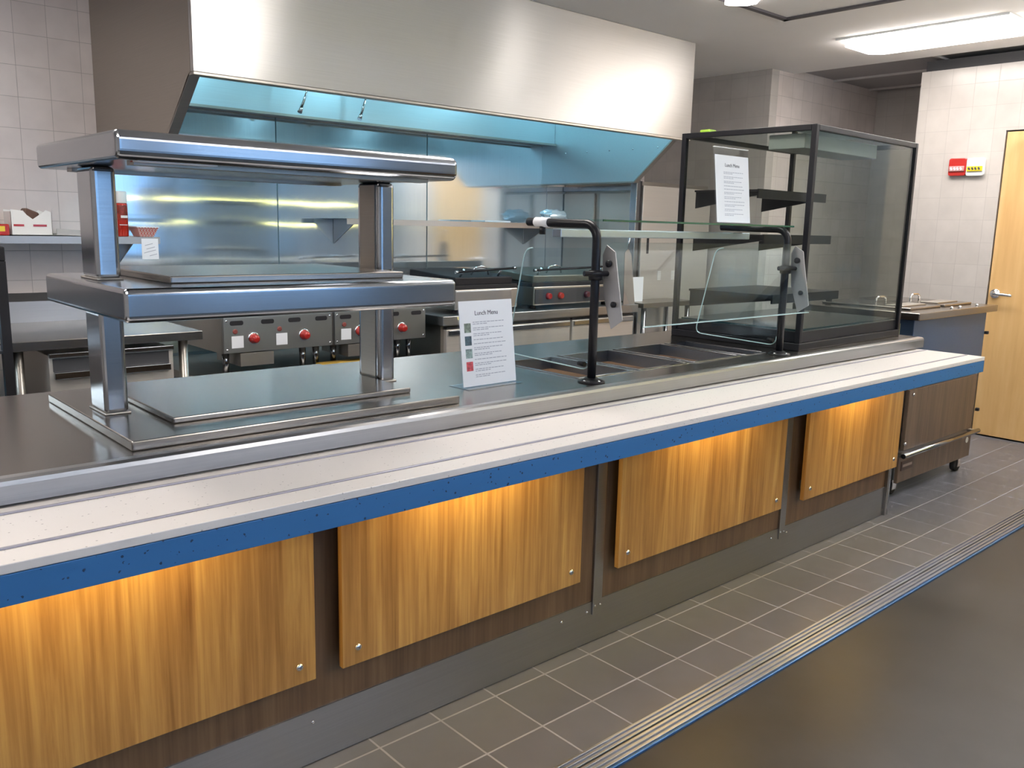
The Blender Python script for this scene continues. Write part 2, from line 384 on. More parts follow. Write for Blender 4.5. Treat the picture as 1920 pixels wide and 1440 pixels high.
for y, lb_ in ((-.95, 'long hanging light bar added out of view to brighten the ceiling, nearest the counter'), (-4.2, 'long hanging light bar added out of view to brighten the ceiling, nearest the windows')):
    xa, xb = (.9, 4.2) if y > -1 else (-2.5, 4.2)
    pl = thing('added_uplight_bar', ((xa + xb) / 2, y, 2.25), lb_, 'added fill light')
    B(xa, xb, y - .06, y + .06, 2.25, 2.30).build('housing', WHITE, pl)
    B(xa + .02, xb - .02, y - .05, y + .05, 2.3005, 2.304).build('uplight_tube', UP, pl)
    for x in (xa + .2, xb - .2): MB().cyl((x, y, 2.304), (x, y, CZ), .003, n=8).build('hanger_wire', CHROME, pl)
LB = 'rectangular ceiling light set out of view for hood streaks and added fill light'
for x, y in ((-.05, .05), (-.05, -3.0), (-2.9, -1.2), (-1.9, 1.0), (3.93, -1.25)):  # unseen lights, set for hood streaks and added to brighten walls and ceiling
    troffer(x, y, LB, grp='unseen ceiling lights')

# ================================================================== SERVING COUNTER
XL, XR = -3.2, 2.13
XE = 2.21
ct = thing('serving_counter', ((XL + XR) / 2, .4, 0), 'long stainless serving counter with raised oak panels on its front', 'counter')
WELLS = [(-.03, .215), (.26, .52), (.565, .84), (.885, 1.01)]
WY0, WY1 = .065, .44
top = MB()
ZT = .914
# deck is tiled around the well openings
top.box(XL, WELLS[0][0], -.05, .735, ZT - .04, ZT)
top.box(WELLS[0][0], WELLS[-1][1], -.05, WY0, ZT - .04, ZT).box(WELLS[0][0], WELLS[-1][1], WY1, .735, ZT - .04, ZT)
for i in range(3): top.box(WELLS[i][1], WELLS[i + 1][0], WY0, WY1, ZT - .04, ZT)
top.box(WELLS[-1][1], XR, -.05, .735, ZT - .04, ZT)
bmesh.ops.remove_doubles(top.bm, verts=top.bm.verts, dist=1e-5)
top.build('countertop', STEEL_TOP, ct)
prof = [(-.05, ZT), (-.070, ZT), (-.078, ZT - .004), (-.081, ZT - .012), (-.081, .868), (-.05, .868)]
MB().prism([(XL, a, b_) for a, b_ in prof], (XR - XL, 0, 0)).build('front_nosing', STEEL_Y, ct)
for x0, x1 in WELLS:
    w = MB(); d = .13; e = .018; z1 = ZT - .001
    w.box(x0, x0 + .003, WY0, WY1, z1 - d, z1).box(x1 - .003, x1, WY0, WY1, z1 - d, z1).box(x0, x1, WY0, WY0 + .003, z1 - d, z1).box(x0, x1, WY1 - .003, WY1, z1 - d, z1).box(x0, x1, WY0, WY1, z1 - d - .003, z1 - d)
    o = w.build('hot_food_well', steel('well_steel', (0, 0, 1), col=(.26, .29, .34), rough=.31, aniso=.2), ct)
    r = MB()
    for a in ((x0 - .008, x1 + .008, WY0 - .008, WY0 + .004), (x0 - .008, x1 + .008, WY1 - .004, WY1 + .008), (x0 - .008, x0 + .004, WY0, WY1), (x1 - .004, x1 + .008, WY0, WY1)): r.box(*a, ZT, ZT + .003)
    r.build('well_rim', STEEL_POL, o, bevel=.001)
B(XL, XE - .02, .060, .62, .144, .873).build('wood_backing', WOOD_B, ct)
B(XL, XE - .02, .070, .10, .0, .144).build('kick_backing', STEEL_DULL, ct)
B(XL, XE + .005, .055, .068, .002, .146).build('kick_plate', STEEL_Y, ct)
sc = MB()
for x in (-2.3, -.98, -.08, .04, 1.16, 1.28): sc.lathe((x, .055, .115), [(.0055, 0), (.0055, -.001), (.003, -.003)], 12, 'Y')
sc.parts('kick_screw', CHROME, ct)
for x in (.085, 1.235): 
    o = B(x - .022, x + .022, .050, .060, .10, .80).build('divider_strip', STEEL_Y, ct, bevel=.001)
    MB().lathe((x - .012, .050, .13), [(.005, 0), (.003, -.003)], 10, 'Y').lathe((x + .012, .050, .13), [(.005, 0), (.003, -.003)], 10, 'Y').parts('rivet', CHROME, o)
B(XE - .02, XE, .045, .70, .0, .866).build('end_panel', STEEL_Y, ct)
B(XE, XE + .012, .045, .055, .0, .80).build('corner_trim', STEEL_POL, ct)
for x0, x1 in ((-2.06, -.991), (-.915, -.044), (.138, 1.147), (1.322, 2.195)):
    o = B(x0, x1, .012, .030, .258, .80).build('raised_panel', WOOD_P, ct, bevel=.0015)
    s = MB()
    for x in (x0 + .045, x1 - .045):
        for z in (.305, .755): s.lathe((x, .012, z), [(.010, 0), (.010, -.003), (.007, -.006), (.003, -.0075)], 16, 'Y')
    s.parts('panel_screw', CHROME, o)
    g = MB()
    for x in (x0 + .06, x1 - .06): 
        for z in (.31, .75): g.box(x - .02, x + .02, .030, .062, z - .02, z + .02)
    g.parts('standoff', DARKG, o)

# ---- tray slide
TX1 = 2.09
ts = thing('tray_slide', ((XL + TX1) / 2, -.22, .795), 'white speckled tray slide with a blue front edge running along the counter', 'tray slide')
B(XL, TX1, -.366, .045, .846, .862).build('slab', TRAYW, ts, bevel=.0015)
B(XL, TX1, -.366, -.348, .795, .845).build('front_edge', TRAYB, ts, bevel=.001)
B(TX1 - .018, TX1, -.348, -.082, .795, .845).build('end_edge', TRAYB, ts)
RIB = plain('tray_runner', (.33, .32, .37), .35, .3)
for y in (-.118, -.298):
    o = B(XL, TX1 - .02, y - .0035, y + .0035, .862, .8655).build('runner', RIB, ts, bevel=.001)
for x in (-2.4, -.95, .09, 1.235, 2.0): MB().prism([(x - .004, .049, .845), (x - .004, -.30, .845), (x - .004, -.30, .825), (x - .004, .049, .70)], (.008, 0, 0)).build('bracket', STEEL_DULL, ts)
# ---- warm lamps under the tray
WARM = emis('warm_strip', (1.0, .66, .24), 8)
for k, (x0, x1, lb) in enumerate(((-1.75, -1.25, 'warm strip lamp under the tray slide above the leftmost oak panel'), (-.72, -.30, 'warm strip lamp under the tray slide above the second oak panel'), (.40, .86, 'warm strip lamp under the tray slide above the third oak panel'), (1.52, 1.90, 'warm strip lamp under the tray slide above the rightmost oak panel'))):
    u = thing('under_tray_lamp', ((x0 + x1) / 2, -.06, .82), lb, 'lamp', 'lamps under the tray slide')
    B(x0 - .02, x1 + .02, -.10, -.05, .826, .8445).build('housing', WHITE, u)
    B(x0, x1, -.095, -.055, .820, .8255).build('tube', WARM, u)
    area('under_tray_light', ((x0 + x1) / 2, -.075, .815), (0, .42, -1), x1 - x0, .035, 2.6, (1.0, .72, .26))

# ================================================================== HEATED SHELF
hs = thing('heated_shelf_unit', (-.99, .29, ZT), 'two-tier stainless heated pass shelf on square posts standing on the counter', 'heated shelf')
HX0, HX1, HY0, HY1 = -1.405, -.585, -.02, .56
def slab_round(x0, x1, y0, y1, z0, z1, rf, skew=0, inset=.0):
    # shelf body with a rounded front nose
    prof = []
    r = rf; n = 8
    for k in range(n + 1):
        a = PI / 2 * k / n; prof.append((y0 + r - r * math.sin(a), z1 - r + r * math.cos(a)))
    for k in range(n + 1):
        a = PI / 2 * k / n; prof.append((y0 + r - r * math.cos(a), z0 + r - r * math.sin(a)))
    prof += [(y1, z0), (y1, z1)]
    return MB().prism([(x0, a, b_) for a, b_ in prof], (x1 - x0, 0, 0))
# base frame
b = MB(); z0, z1 = ZT, ZT + .021
b.box(-1.408, -.571, -.02, .60, z0, z1)
b.build('base_frame', STEEL_TOP, hs, bevel=.003)
# heat pad sits in the base
B(-1.285, -.655, .085, .57, z1, z1 + .014).build('heated_base_plate', STEEL_TOP, hs, bevel=.003)
for nm, z0, z1, rf in (('middle_shelf', 1.172, 1.240, .014), ('top_shelf', 1.487, 1.543, .019)):
    o = slab_round(HX0, HX1, HY0, HY1, z0, z1, rf).build(nm, STEEL_POL, hs, bevel=.010, seg=4)
    for f in o.data.polygons: f.use_smooth = False
    if nm == 'middle_shelf':
        B(HX0 + .13, HX1 - .09, HY0 + .11, HY1 - .02, z1, z1 + .016).build('heated_plate', STEEL_TOP, o, bevel=.003)
    u = MB().box(HX0 + .05, HX1 - .05, HY0 + .06, HY0 + .10, z0 - .006, z0).box(HX0 + .05, HX1 - .05, HY1 - .1, HY1 - .06, z0 - .006, z0)
    u.parts('underside_rail', STEEL_DULL, o)
# small stickers under the top shelf
MB().box(-1.36, -1.20, .00, .03, 1.4855, 1.4868).build('warning_label', WHITEP, hs)
B(-1.36, -1.325, .031, .045, 1.4855, 1.4868).build('red_label', RED, hs)
for x in (-1.347, -.615):
    for za, zb in ((ZT + .021, 1.172), (1.240, 1.487)):
        B(x - .026, x + .026, .255, .37, za, zb).build('post', STEEL_POL, hs, bevel=.012, seg=4)
        B(x - .029, x + .029, .252, .373, za, za + .004).build('weld_collar', STEEL_DULL, hs, bevel=.002)
B(-.6435, -.6405, .275, .350, 1.245, 1.48).build('cover_plate', STEEL_SIDE, hs)
B(-.6435, -.6405, .275, .350, .94, 1.165).build('cover_plate', STEEL_SIDE, hs)

# ================================================================== MENU SIGNS
def menu(loc, rz, label, photos):
    t = thing('menu_sign', loc, label, 'menu sign', 'lunch menus in clear stands', rz)
    tilt = .12
    T = Matrix.Rotation(-tilt, 4, 'X')
    wd, ht = .216, .279
    def quad(x0, x1, z0, z1, y0, y1): 
        q = MB().box(x0, x1, y0, y1, z0, z1)
        for v in q.bm.verts: v.co = T @ v.co
        return q
    s = quad(-wd / 2, wd / 2, 0, ht, -.001, .0015); s.box(-wd / 2, wd / 2, -.03, .06, 0, .002)
    s.build('clear_stand', ACRY, t, local=True)
    quad(-wd / 2, wd / 2, ht - .0015, ht + .0015, -.003, .003).build('top_fold', CHROME if False else WHITE, t, local=True)
    hp = ht - .028
    p_ = quad(-wd / 2 + .004, wd / 2 - .004, .004, hp, -.0028, -.0016).build('menu_sheet', WHITEP, t, local=True)
    Mt = T @ Matrix.Translation((0, -.0031, hp - .042)) @ Matrix.Rotation(PI / 2, 4, 'X')
    text('Lunch Menu', .0185, INK, p_, Mt, 'title')
    # rows of print too small to read
    rows = MB(); z = hp - .062
    rnd = random.Random(3)
    while z > .035:
        n = rnd.choice((2, 2, 1)) 
        for k in range(n):
            ln = (.128 if k < n - 1 or n == 1 else .06) * rnd.uniform(.8, 1); x = -.055
            while x < -.055 + ln:
                w = rnd.uniform(.006, .016); q = quad(x, x + w, z - .0011, z + .0011, -.0031, -.0029)
                me = bpy.data.meshes.new('t'); q.bm.to_mesh(me); q.bm.free(); rows.bm.from_mesh(me); bpy.data.meshes.remove(me); x += w + .0025
            z -= .0052
        z -= .0065
    rows.build('print_rows', INKL, p_, local=True)
    if photos:
        for k, c in enumerate(((.16, .20, .17), (.05, .09, .12), (.22, .30, .30), (.45, .06, .08))):
            zz = hp - .064 - k * .037
            quad(-.088, -.063, zz - .027, zz, -.0031, -.0029).build('food_photo', mottled('food_photo_%d' % k, tuple(v * .5 for v in c), tuple(min(1, v * 1.9) for v in c), 130, .5), p_, local=True)
    return t
menu((-.335, .135, ZT), .03, 'lunch menu in a clear stand on the counter between heated shelf and black post', True)
menu((.86, .14, 1.4065), -.02, 'lunch menu in a clear stand standing on the sneeze guard glass', False)

# ================================================================== SNEEZE GUARD
sg = thing('sneeze_guard', (.49, .0, ZT), 'glass sneeze guard on two bent black posts over the hot wells', 'sneeze guard')
for x in (-.043, 1.016):
    pts = [(x, 0, ZT + .01), (x, 0, 1.20), (x, 0, 1.345)]
    for k in range(1, 9):
        a = PI / 2 * k / 8; pts.append((x, .045 * (1 - math.cos(a)), 1.345 + .045 * math.sin(a)))
    pts += [(x, .15, 1.391), (x, .30, 1.394)]
    o = MB().tube(pts, .0135, 18).build('post', BLACKM, sg)
    MB().lathe((x, 0, ZT), [(.042, 0), (.042, .004), (.030, .008), (.018, .014)], 24).build('foot_flange', BLACKM, o)
    s = MB()
    for a in (0, PI / 2, PI, 3 * PI / 2): s.lathe((x + .031 * math.cos(a), .031 * math.sin(a), ZT + .004), [(.005, 0), (.005, .003), (.002, .005)], 10)
    s.parts('foot_screw', CHROME, o)
    MB().cyl((x, .03, .965), (x, .10 - .045, .965), .008).build('glass_clip', BLACKM, o)
    MB().lathe((x, 0, 1.24), [(.020, -.015), (.022, 0), (.020, .015)], 20).cyl((x - .05, 0, 1.245), (x + .03, -.03, 1.245), .008).build('arm_clamp', BLACKM, o)
    # bracket plate which carries the slanted front pane
    br = MB().prism([(x + .022, -.02, 1.33), (x + .022, -.055, 1.31), (x + .022, -.095, 1.11), (x + .022, -.05, 1.08), (x + .022, -.015, 1.18), (x + .022, -.005, 1.30)], (.004, 0, 0))
    br.build('pane_bracket', plain('grey_bracket', (.42, .41, .41), .4, .6), o, bevel=.001)
    MB().lathe((x + .022, -.035, 1.275), [(.011, 0), (.011, -.008), (.004, -.012)], 16, 'X').lathe((x + .022, -.06, 1.155), [(.009, 0), (.009, -.008), (.003, -.012)], 16, 'X').parts('bracket_knob', BLACKM, o)
MB().tube([(-.043, .205, 1.3925), (-.043, .265, 1.3935)], .0155, 18).build('white_label', WHITEP, sg)
MB().cyl((-.043, .235, 1.38), (-.043, .235, 1.355), .010).build('end_clamp', BLACKM, sg)
gt = MB().box(-.02, 1.05, .0, .31, 1.3985, 1.4045).build('top_glass', GLASS, sg)
MB().box(-.02, 1.05, -.003, .0005, 1.3985, 1.4045).build('green_glass_edge', GEDGE, gt)
B(.0, 1.06, .195, .235, 1.348, 1.374).build('support_channel', steel('bar_steel', (0, 0, 1), col=(.55, .62, .72), rough=.4), sg, bevel=.003)
B(1.045, 1.05, 0, .31, 1.398, 1.404).build('green_glass_end', GEDGE, gt)
def rounded_poly(pts, r, n=5):
    out = []
    L_ = len(pts)
    for i in range(L_):
        p, a, b_ = Vector(pts[i]), Vector(pts[i - 1]), Vector(pts[(i + 1) % L_])
        u = (a - p).normalized() * r; v = (b_ - p).normalized() * r
        for k in range(n + 1):
            t = k / n; out.append(tuple((p + u) * (1 - t) ** 2 + p * 2 * t * (1 - t) + (p + v) * t ** 2))
    return out
ACB = glass('pane_glass', (.93, .97, .98), .02, ior=1.22)
# slanted front pane
fp = [(-.02, -.012, 1.335), (1.03, -.012, 1.335), (1.03, -.115, 1.09), (.03, -.115, 1.09)]
MB().prism(rounded_poly(fp, .03), (0, -.005, .002)).build('front_pane', ACB, sg)
PE = plain('pane_edge', (.55, .72, .74), .1)
B(.05, 1.0, -.1205, -.114, 1.087, 1.0895).build('pane_edge', PE, sg)
for x in (-.030, 1.028):
    pe = [(x, .015, 1.32), (x, .33, 1.31), (x, .41, .955), (x, .025, .945)]
    o = MB().prism(rounded_poly(pe, .035), (.005, 0, 0)).build('end_pane', ACB, sg)
    MB().tube([(x + .0025, q[1], q[2]) for q in [Vector(v) for v in rounded_poly(pe, .035)[6:]]], .0022, 6).build('pane_edge', PE, o)

# ================================================================== DISPLAY CASE
dc = thing('display_case', (1.16, .0, ZT), 'black framed glass display case standing at the far end of the counter', 'display case', None, math.radians(1.2))
LX, LY, LZ = .93, .625, .875
def lb(*a): return MB().box(*a)
bs = lb(0, LX, 0, LY, 0, .03).box(.012, LX - .012, .012, LY - .012, .03, .075); bs.build('base', BLACKM, dc, local=True, bevel=.003)
lb(.03, LX - .03, .03, LY - .03, .075, .082).build('floor_plate', plain('teal_dark', (.02, .05, .06), .12), dc, local=True)
t_ = .022
for x, y in ((0, 0), (LX - t_, 0), (0, LY - t_), (LX - t_, LY - t_)): lb(x, x + t_, y, y + t_, .03, LZ).build('corner_post', BLACKM, dc, local=True, bevel=.002)
fr = MB()
for a in ((t_, LX - t_, 0, t_), (t_, LX - t_, LY - t_, LY), (0, t_, t_, LY - t_), (LX - t_, LX, t_, LY - t_)): fr.box(*a, LZ - t_, LZ)
fr.build('top_frame', BLACKM, dc, local=True, bevel=.002)
lb(t_, LX - t_, .008, .013, .075, LZ - t_).build('front_glass', GLASSD, dc, local=True)
lb(.008, .013, t_, LY - t_, .075, LZ - t_).build('side_glass', GLASSD, dc, local=True)
lb(LX - .013, LX - .008, t_, LY - t_, .075, LZ - t_).build('side_glass', GLASSD, dc, local=True)
lb(t_, LX - t_, t_, LY - t_, LZ - .012, LZ - .006).build('top_glass', glass('smoke_top', (.5, .55, .55), .5), dc, local=True)
# hanging light bar + light grey lid strip
lb(.03, LX - .28, .06, .22, LZ - .085, LZ - .028).build('light_housing', plain('case_light_housing', (.30, .33, .32), .4), dc, local=True, bevel=.003)
for zz, dp in ((.63, .30), (.445, .34), (.20, .40)):
    o = lb(.06, LX - .30, LY - .05 - dp, LY - .04, zz, zz + .008).build('shelf', BLACKM, dc, local=True)
    lb(.06, LX - .30, LY - .058 - dp, LY - .05 - dp, zz - .028, zz + .010).build('shelf_lip', BLACKM, o, local=True)
    g = MB()
    for x in (.07, LX - .32): g.prism([(x, LY - .04, zz), (x, LY - .05 - dp, zz), (x, LY - .05 - dp, zz - .015), (x, LY - .04, zz - .07)], (.006, 0, 0))
    g.parts('shelf_bracket', BLACKM, o, local=True)
# green tag on top
tag(MB().box(1.235, 1.285, .545, .60, ZT + LZ + .001, ZT + LZ + .022).build('green_clip', plain('lime', (.35, .6, .05), .4), bevel=.006), 'small lime green clip lying on top of the display case', 'clip')

# ================================================================== SERVING CART (far right)
cx0, cx1, cy0, cy1 = 2.50, 3.46, .14, .76
ca = thing('serving_cart', ((cx0 + cx1) / 2, (cy0 + cy1) / 2, 0), 'stainless heated serving cart on casters parked at the far end of the counter', 'cart')
B(cx0 - .04, cx1 + .05, cy0 - .05, cy1 + .04, .955, .992).build('cart_top', STEEL_TOP, ca, bevel=.004)
B(cx0, cx1, cy0 - .01, cy1, .60, .955).build('upper_body', plain('cart_steel_reflected_blue', (.07, .12, .22), .32, .55), ca, bevel=.003)  # blue of the window reflection put into the steel colour
lo = B(cx0, cx1, cy0 + .01, cy1, .10, .60).build('lower_body', STEEL_Y, ca, bevel=.003)
B(cx0 + .03, cx1 - .03, cy0 - .012, cy0 + .010, .26, .585).build('door', WOOD_C, lo, bevel=.003)
B(cx0 + .0, cx1 - .0, cy0 - .006, cy0 + .012, .085, .225).build('lower_drawer', WOOD_C, lo, bevel=.003)
MB().tube([(cx0 - .02, cy0 - .035, .243), (cx1 + .02, cy0 - .035, .243)], .013).build('bumper_rail', STEEL_POL, ca)
for x in (cx0 + .02, cx1 - .02): B(x - .012, x + .012, cy0 - .035, cy0 + .02, .236, .250).build('rail_bracket', STEEL_DULL, ca)
B(cx0 + .03, cx0 + .17, cy0 - .010, cy0 - .006, .15, .20).build('nameplate', plain('plate_dark', (.06, .035, .03), .4), ca)
B(cx0 + .045, cx0 + .155, cy0 - .0108, cy0 - .010, .168, .182).build('nameplate_script', plain('plate_script', (.35, .28, .25), .4), ca)
MB().lathe((cx1 - .06, cy0 - .006, .19), [(.018, 0), (.018, -.002)], 20, 'Y').build('round_sticker', WHITEP, ca)
for x, z in ((cx0 + .07, .56), (cx0 + .03, .30)): MB().lathe((x, cy0 - .012, z), [(.009, 0), (.009, -.008), (.004, -.011)], 14, 'Y').build('latch', CHROME, ca)
for x, z in ((cx0 + .015, .66), (cx1 + .0, .82), (cx1 + .0, .36)): B(x, x + .022, cy0 - .028, cy0 - .008, z, z + .018).build('hinge', BLACK, ca, bevel=.003)
# round thermostat and indicator on the left end
MB().lathe((cx0, .30, .86), [(.05, 0), (.05, -.010), (.04, -.014)], 28, 'X').build('dial', plain('orange_dial', (.55, .22, .03), .35), ca)
B(cx0 - .004, cx0, .20, .24, .78, .93).build('yellow_strip', plain('pale_yellow', (.62, .60, .30), .4), ca)
B(cx0 - .003, cx0, .36, .72, .80, .92).build('ochre_reflection', plain('reflected_ochre', (.42, .22, .06), .4), ca)  # orange reflection on the steel side, made as a coloured plate
# pans + lids let into the top
for x0_, x1_ in ((2.60, 2.98), (3.03, 3.41)):
    l = B(x0_, x1_, .20, .70, .992, 1.004).build('pan_lid', STEEL_TOP, ca, bevel=.005)
    xm = (x0_ + x1_) / 2
    MB().tube([(xm - .06, .45, 1.003), (xm - .055, .45, 1.03), (xm - .03, .45, 1.04), (xm + .03, .45, 1.04), (xm + .055, .45, 1.03), (xm + .06, .45, 1.003)], .006).build('lid_handle', CHROME, l)
    B(x0_ + .05, x1_ - .05, .26, .36, 1.004, 1.010).build('lid_emboss', STEEL_DULL, l, bevel=.004)
B(2.62, 2.64, .66, .69, 1.004, 1.05).build('black_knob', BLACK, ca, bevel=.003)
k = MB()
for x in (2.95, 3.06, 3.30): k.lathe((x, .13, .992), [(.009, 0), (.009, .008), (.004, .012)], 12)
k.parts('thumb_screw', CHROME, ca)
for x, y in ((cx1 - .10, .17), (cx0 + .07, .20), (cx1 - .1, .68), (cx0 + .07, .68)):
    w = MB().lathe((x, y, .045), [(.018, -.016), (.042, -.016), (.045, -.010), (.045, .010), (.042, .016), (.018, .016)], 28, 'Y').build('caster_wheel', RUB, ca)
    MB().lathe((x, y, .045), [(.020, -.018), (.020, .018)], 20, 'Y').box(x - .022, x + .03, y - .024, y - .019, .03, .095).box(x - .022, x + .03, y + .019, y + .024, .03, .095).box(x - .03, x + .03, y - .03, y + .03, .09, .10).build('caster_fork', CHROME, w)

# ================================================================== HOOD
HL, HR, HF, HB = -.46, 2.93, 1.93, 3.248
hd = thing('exhaust_hood', (1.2, 2.6, 1.6), 'large brushed stainless exhaust hood hanging over the cooking line', 'exhaust hood')
ZB = 1.985
h = MB().box(HL, HR, HF, HF + .03, ZB, CZ - .001)
h.build('front_panel', STEEL_HOOD, hd, bevel=.002)
B(HL + .03, HR, HF + .03, HB, CZ - .03, CZ - .001).build('top_panel', STEEL_DULL, hd)
def skirt(x, t, name):
    MB().prism([(x, HF + .031, CZ - .03), (x, HB, CZ - .03), (x, HB, 1.71), (x, 2.30, 1.71), (x, HF + .031, ZB)], (t, 0, 0)).build(name, STEEL_SIDE if t < 0 or x < 0 else STEEL_HIN, hd)
skirt(HL, .03, 'left_side')
skirt(2.80, .03, 'right_side')
B(2.831, HR, HF + .031, HB, ZB + .02, CZ - .03).build('right_filler', STEEL_DULL, hd)
# rolled hems along the bottom edges
MB().box(HL, HR, HF - .001, HF + .045, ZB - .014, ZB).build('bottom_hem', STEEL_DULL, hd, bevel=.003)
for x in (HL, 2.798):
    MB().prism([(x, HF + .045, ZB - .014), (x, 2.30, 1.70), (x, HB, 1.70), (x, HB, 1.71), (x, 2.30, 1.71), (x, HF + .045, ZB)], (.045, 0, 0)).build('skirt_hem', STEEL_DULL, hd)
B(HL + .03, 2.80, 3.10, 3.247, 2.0, 2.40).build('filter_housing', STEEL_HIN, hd, bevel=.004)
B(HL + .03, 2.80, 3.085, 3.10, 1.99, 2.004).build('grease_lip', STEEL_DULL, hd)
fs = MB()
for k in range(5): fs.lathe((2.80, 2.10 + k * .22, 1.93), [(.006, 0), (.006, -.003), (.002, -.005)], 10, 'X')
fs.parts('skirt_bolt', CHROME, hd)
for xx in (.62, 1.02):
    MB().tube([(xx, 2.95, CZ - .03), (xx, 2.95, 2.12), (xx - .01, 2.945, 2.10), (xx - .045, 2.93, 2.03)], .008, 10).cyl((xx - .04, 2.932, 2.04), (xx - .06, 2.925, 2.0), .010, .014).build('nozzle_pipe', CHROME, hd)
# lamps inside the hood
for x in (.25, 1.30, 2.35):
    o = MB().lathe((x, 2.35, CZ - .032), [(.09, 0), (.09, -.02), (.07, -.06), (.03, -.08)], 24).build('hood_lamp', HOODL, hd)

# ================================================================== STEEL WALL BEHIND THE LINE
ws = MB()
for a, b_ in ((-.44, .564), (.566, 1.697), (1.699, 2.86)): ws.box(a, b_, 3.238, 3.249, .0, 1.995)
ws.box(2.864, 4.04, 3.238, 3.249, 0, 1.70)
struct(ws.build('wall_steel_cladding', STEEL_WALL, bevel=.001, seg=1))
SEAM = plain('seam_blue', (.10, .16, .19), .5)
struct(MB().box(.562, .568, 3.236, 3.2385, .9, 1.995).box(1.695, 1.701, 3.236, 3.2385, .9, 1.995).build('trim_6', SEAM))

# ================================================================== WALL SHELVES
def wall_shelf(x0, x1, z, y0, label, mat=STEEL_Y, brx=()):
    t = thing('wall_shelf', ((x0 + x1) / 2, 3.08, z - .03), label, 'wall shelf')
    MB().box(x0, x1, y0, 3.236, z - .004, z).box(x0, x1, y0, y0 + .004, z - .036, z - .004).build('shelf_board', mat, t)
    for x in brx: MB().prism([(x, 3.234, z - .004), (x, y0 + .03, z - .004), (x, y0 + .03, z - .03), (x, 3.234, z - .16)], (.006, 0, 0)).build('bracket', STEEL_DULL, t)
    return t
wall_shelf(-2.4, -.27, 1.280, 2.93, 'stainless wall shelf holding the spray can at the far left', STEEL_Y, (-1.6, -.40))
wall_shelf(.88, 2.88, 1.405, 2.95, 'long stainless wall shelf behind the cooking line with a foil bundle', STEEL_Y, (.95, 2.62))

# items on the left shelf
def can(x, y, z):
    t = thing('spray_can', (x, y, z), 'red aerosol can with a white cap on the left wall shelf', 'spray can')
    MB().lathe((x, y, z), [(.031, 0), (.033, .004), (.033, .165), (.031, .17)], 28).build('can_body', plain('can_red', (.50, .03, .015), .25, .2), t)
    MB().lathe((x, y, z + .17), [(.031, 0), (.032, .004), (.032, .058), (.029, .062)], 28).build('cap', WHITE, t)
    MB().lathe((x, y, z + .085), [(.0332, 0), (.0334, .002), (.0334, .072), (.0332, .075)], 28).build('label_band', mottled('can_art', (.03, .01, .01), (.45, .05, .02), 26, .3), t)
    B(x - .012, x + .022, y - .0345, y - .0335, z + .095, z + .108).build('label_script', WHITE, t)
    B(x - .02, x + .02, y - .0345, y - .0335, z + .058, z + .061).build('label_line', WHITE, t)
can(-.43, 3.03, 1.281)
fb = thing('paper_food_tray', (-.32, 3.03, 1.281), 'red and white checked paper food tray beside the aerosol can', 'food tray')
CHECK = bpy.data.materials.new('red_check'); CHECK.use_nodes = True
nt = CHECK.node_tree; ck = nt.nodes.new('ShaderNodeTexChecker'); ck.inputs['Scale'].default_value = 130; ck.inputs[1].default_value = (.7, .62, .58, 1); ck.inputs[2].default_value = (.6, .08, .06, 1)
nt.links.new(pos(nt), ck.inputs[0]); nt.links.new(ck.outputs[0], nt.nodes['Principled BSDF'].inputs['Base Color'])
q = MB(); n0 = [q.bm.verts.new(Vector((-.32, 3.03, 1.281)) + Vector(v)) for v in ((-.035, -.05, 0), (.035, -.05, 0), (.035, .05, 0), (-.035, .05, 0), (-.055, -.075, .05), (.055, -.075, .05), (.055, .075, .05), (-.055, .075, .05))]
for f in ((0, 1, 2, 3), (0, 1, 5, 4), (1, 2, 6, 5), (2, 3, 7, 6), (3, 0, 4, 7)): q.bm.faces.new([n0[i] for i in f])
q.build('tray_body', CHECK, fb)
r = MB()
for a in ((-.376, -.264, 2.953, 2.957), (-.376, -.264, 3.103, 3.107), (-.378, -.374, 2.955, 3.105), (-.266, -.262, 2.955, 3.105)): r.box(*a, 1.329, 1.334)
r.build('rolled_rim', WHITEP, fb)
nb = thing('paper_note', (-.325, 2.925, 1.18), 'white handwritten note taped to the front of the left wall shelf', 'note')
nq = MB().box(-.368, -.282, 2.9265, 2.928, 1.165, 1.272); nq.build('note_sheet', WHITEP, nb)
nl = MB()
for k, (a, b_) in enumerate(((-.352, -.31), (-.345, -.30), (-.358, -.295), (-.33, -.29))): nl.box(a, b_, 2.9258, 2.9264, 1.240 - k * .018, 1.243 - k * .018, rot=(0, -.25, 0))
nl.parts('handwriting', INKL, nb)
bx = thing('paper_carton', (-.86, 3.05, 1.281), 'open white paper carton with red print on the left wall shelf', 'carton')
c = MB()
prof = [(-.955, 1.282), (-.775, 1.282), (-.775, 1.395), (-.80, 1.405), (-.825, 1.385), (-.86, 1.36), (-.885, 1.38), (-.90, 1.40), (-.955, 1.405)]
c.prism([(a, 2.98, b_) for a, b_ in prof], (0, .002, 0)); c.prism([(a, 3.12, b_) for a, b_ in prof], (0, .002, 0))
c.box(-.955, -.953, 2.98, 3.12, 1.282, 1.395).box(-.777, -.775, 2.98, 3.12, 1.282, 1.395).box(-.955, -.775, 2.98, 3.12, 1.282, 1.285)
c.build('carton_body', WHITE, bx)
B(-.90, -.83, 3.0, 3.08, 1.34, 1.405, rot=(0, .4, 0)).build('brown_contents', plain('brown_food', (.12, .06, .04), .6), bx, bevel=.01)
MB().box(-.945, -.90, 2.978, 2.9795, 1.325, 1.335).box(-.86, -.80, 2.978, 2.9795, 1.325, 1.335).parts('red_print', RED, bx)
rp = thing('red_packet', (-1.02, 3.02, 1.281), 'red and yellow packet lying at the far left end of the wall shelf', 'packet')
B(-1.10, -.965, 2.97, 3.08, 1.281, 1.335).build('packet_body', RED, rp, bevel=.006)
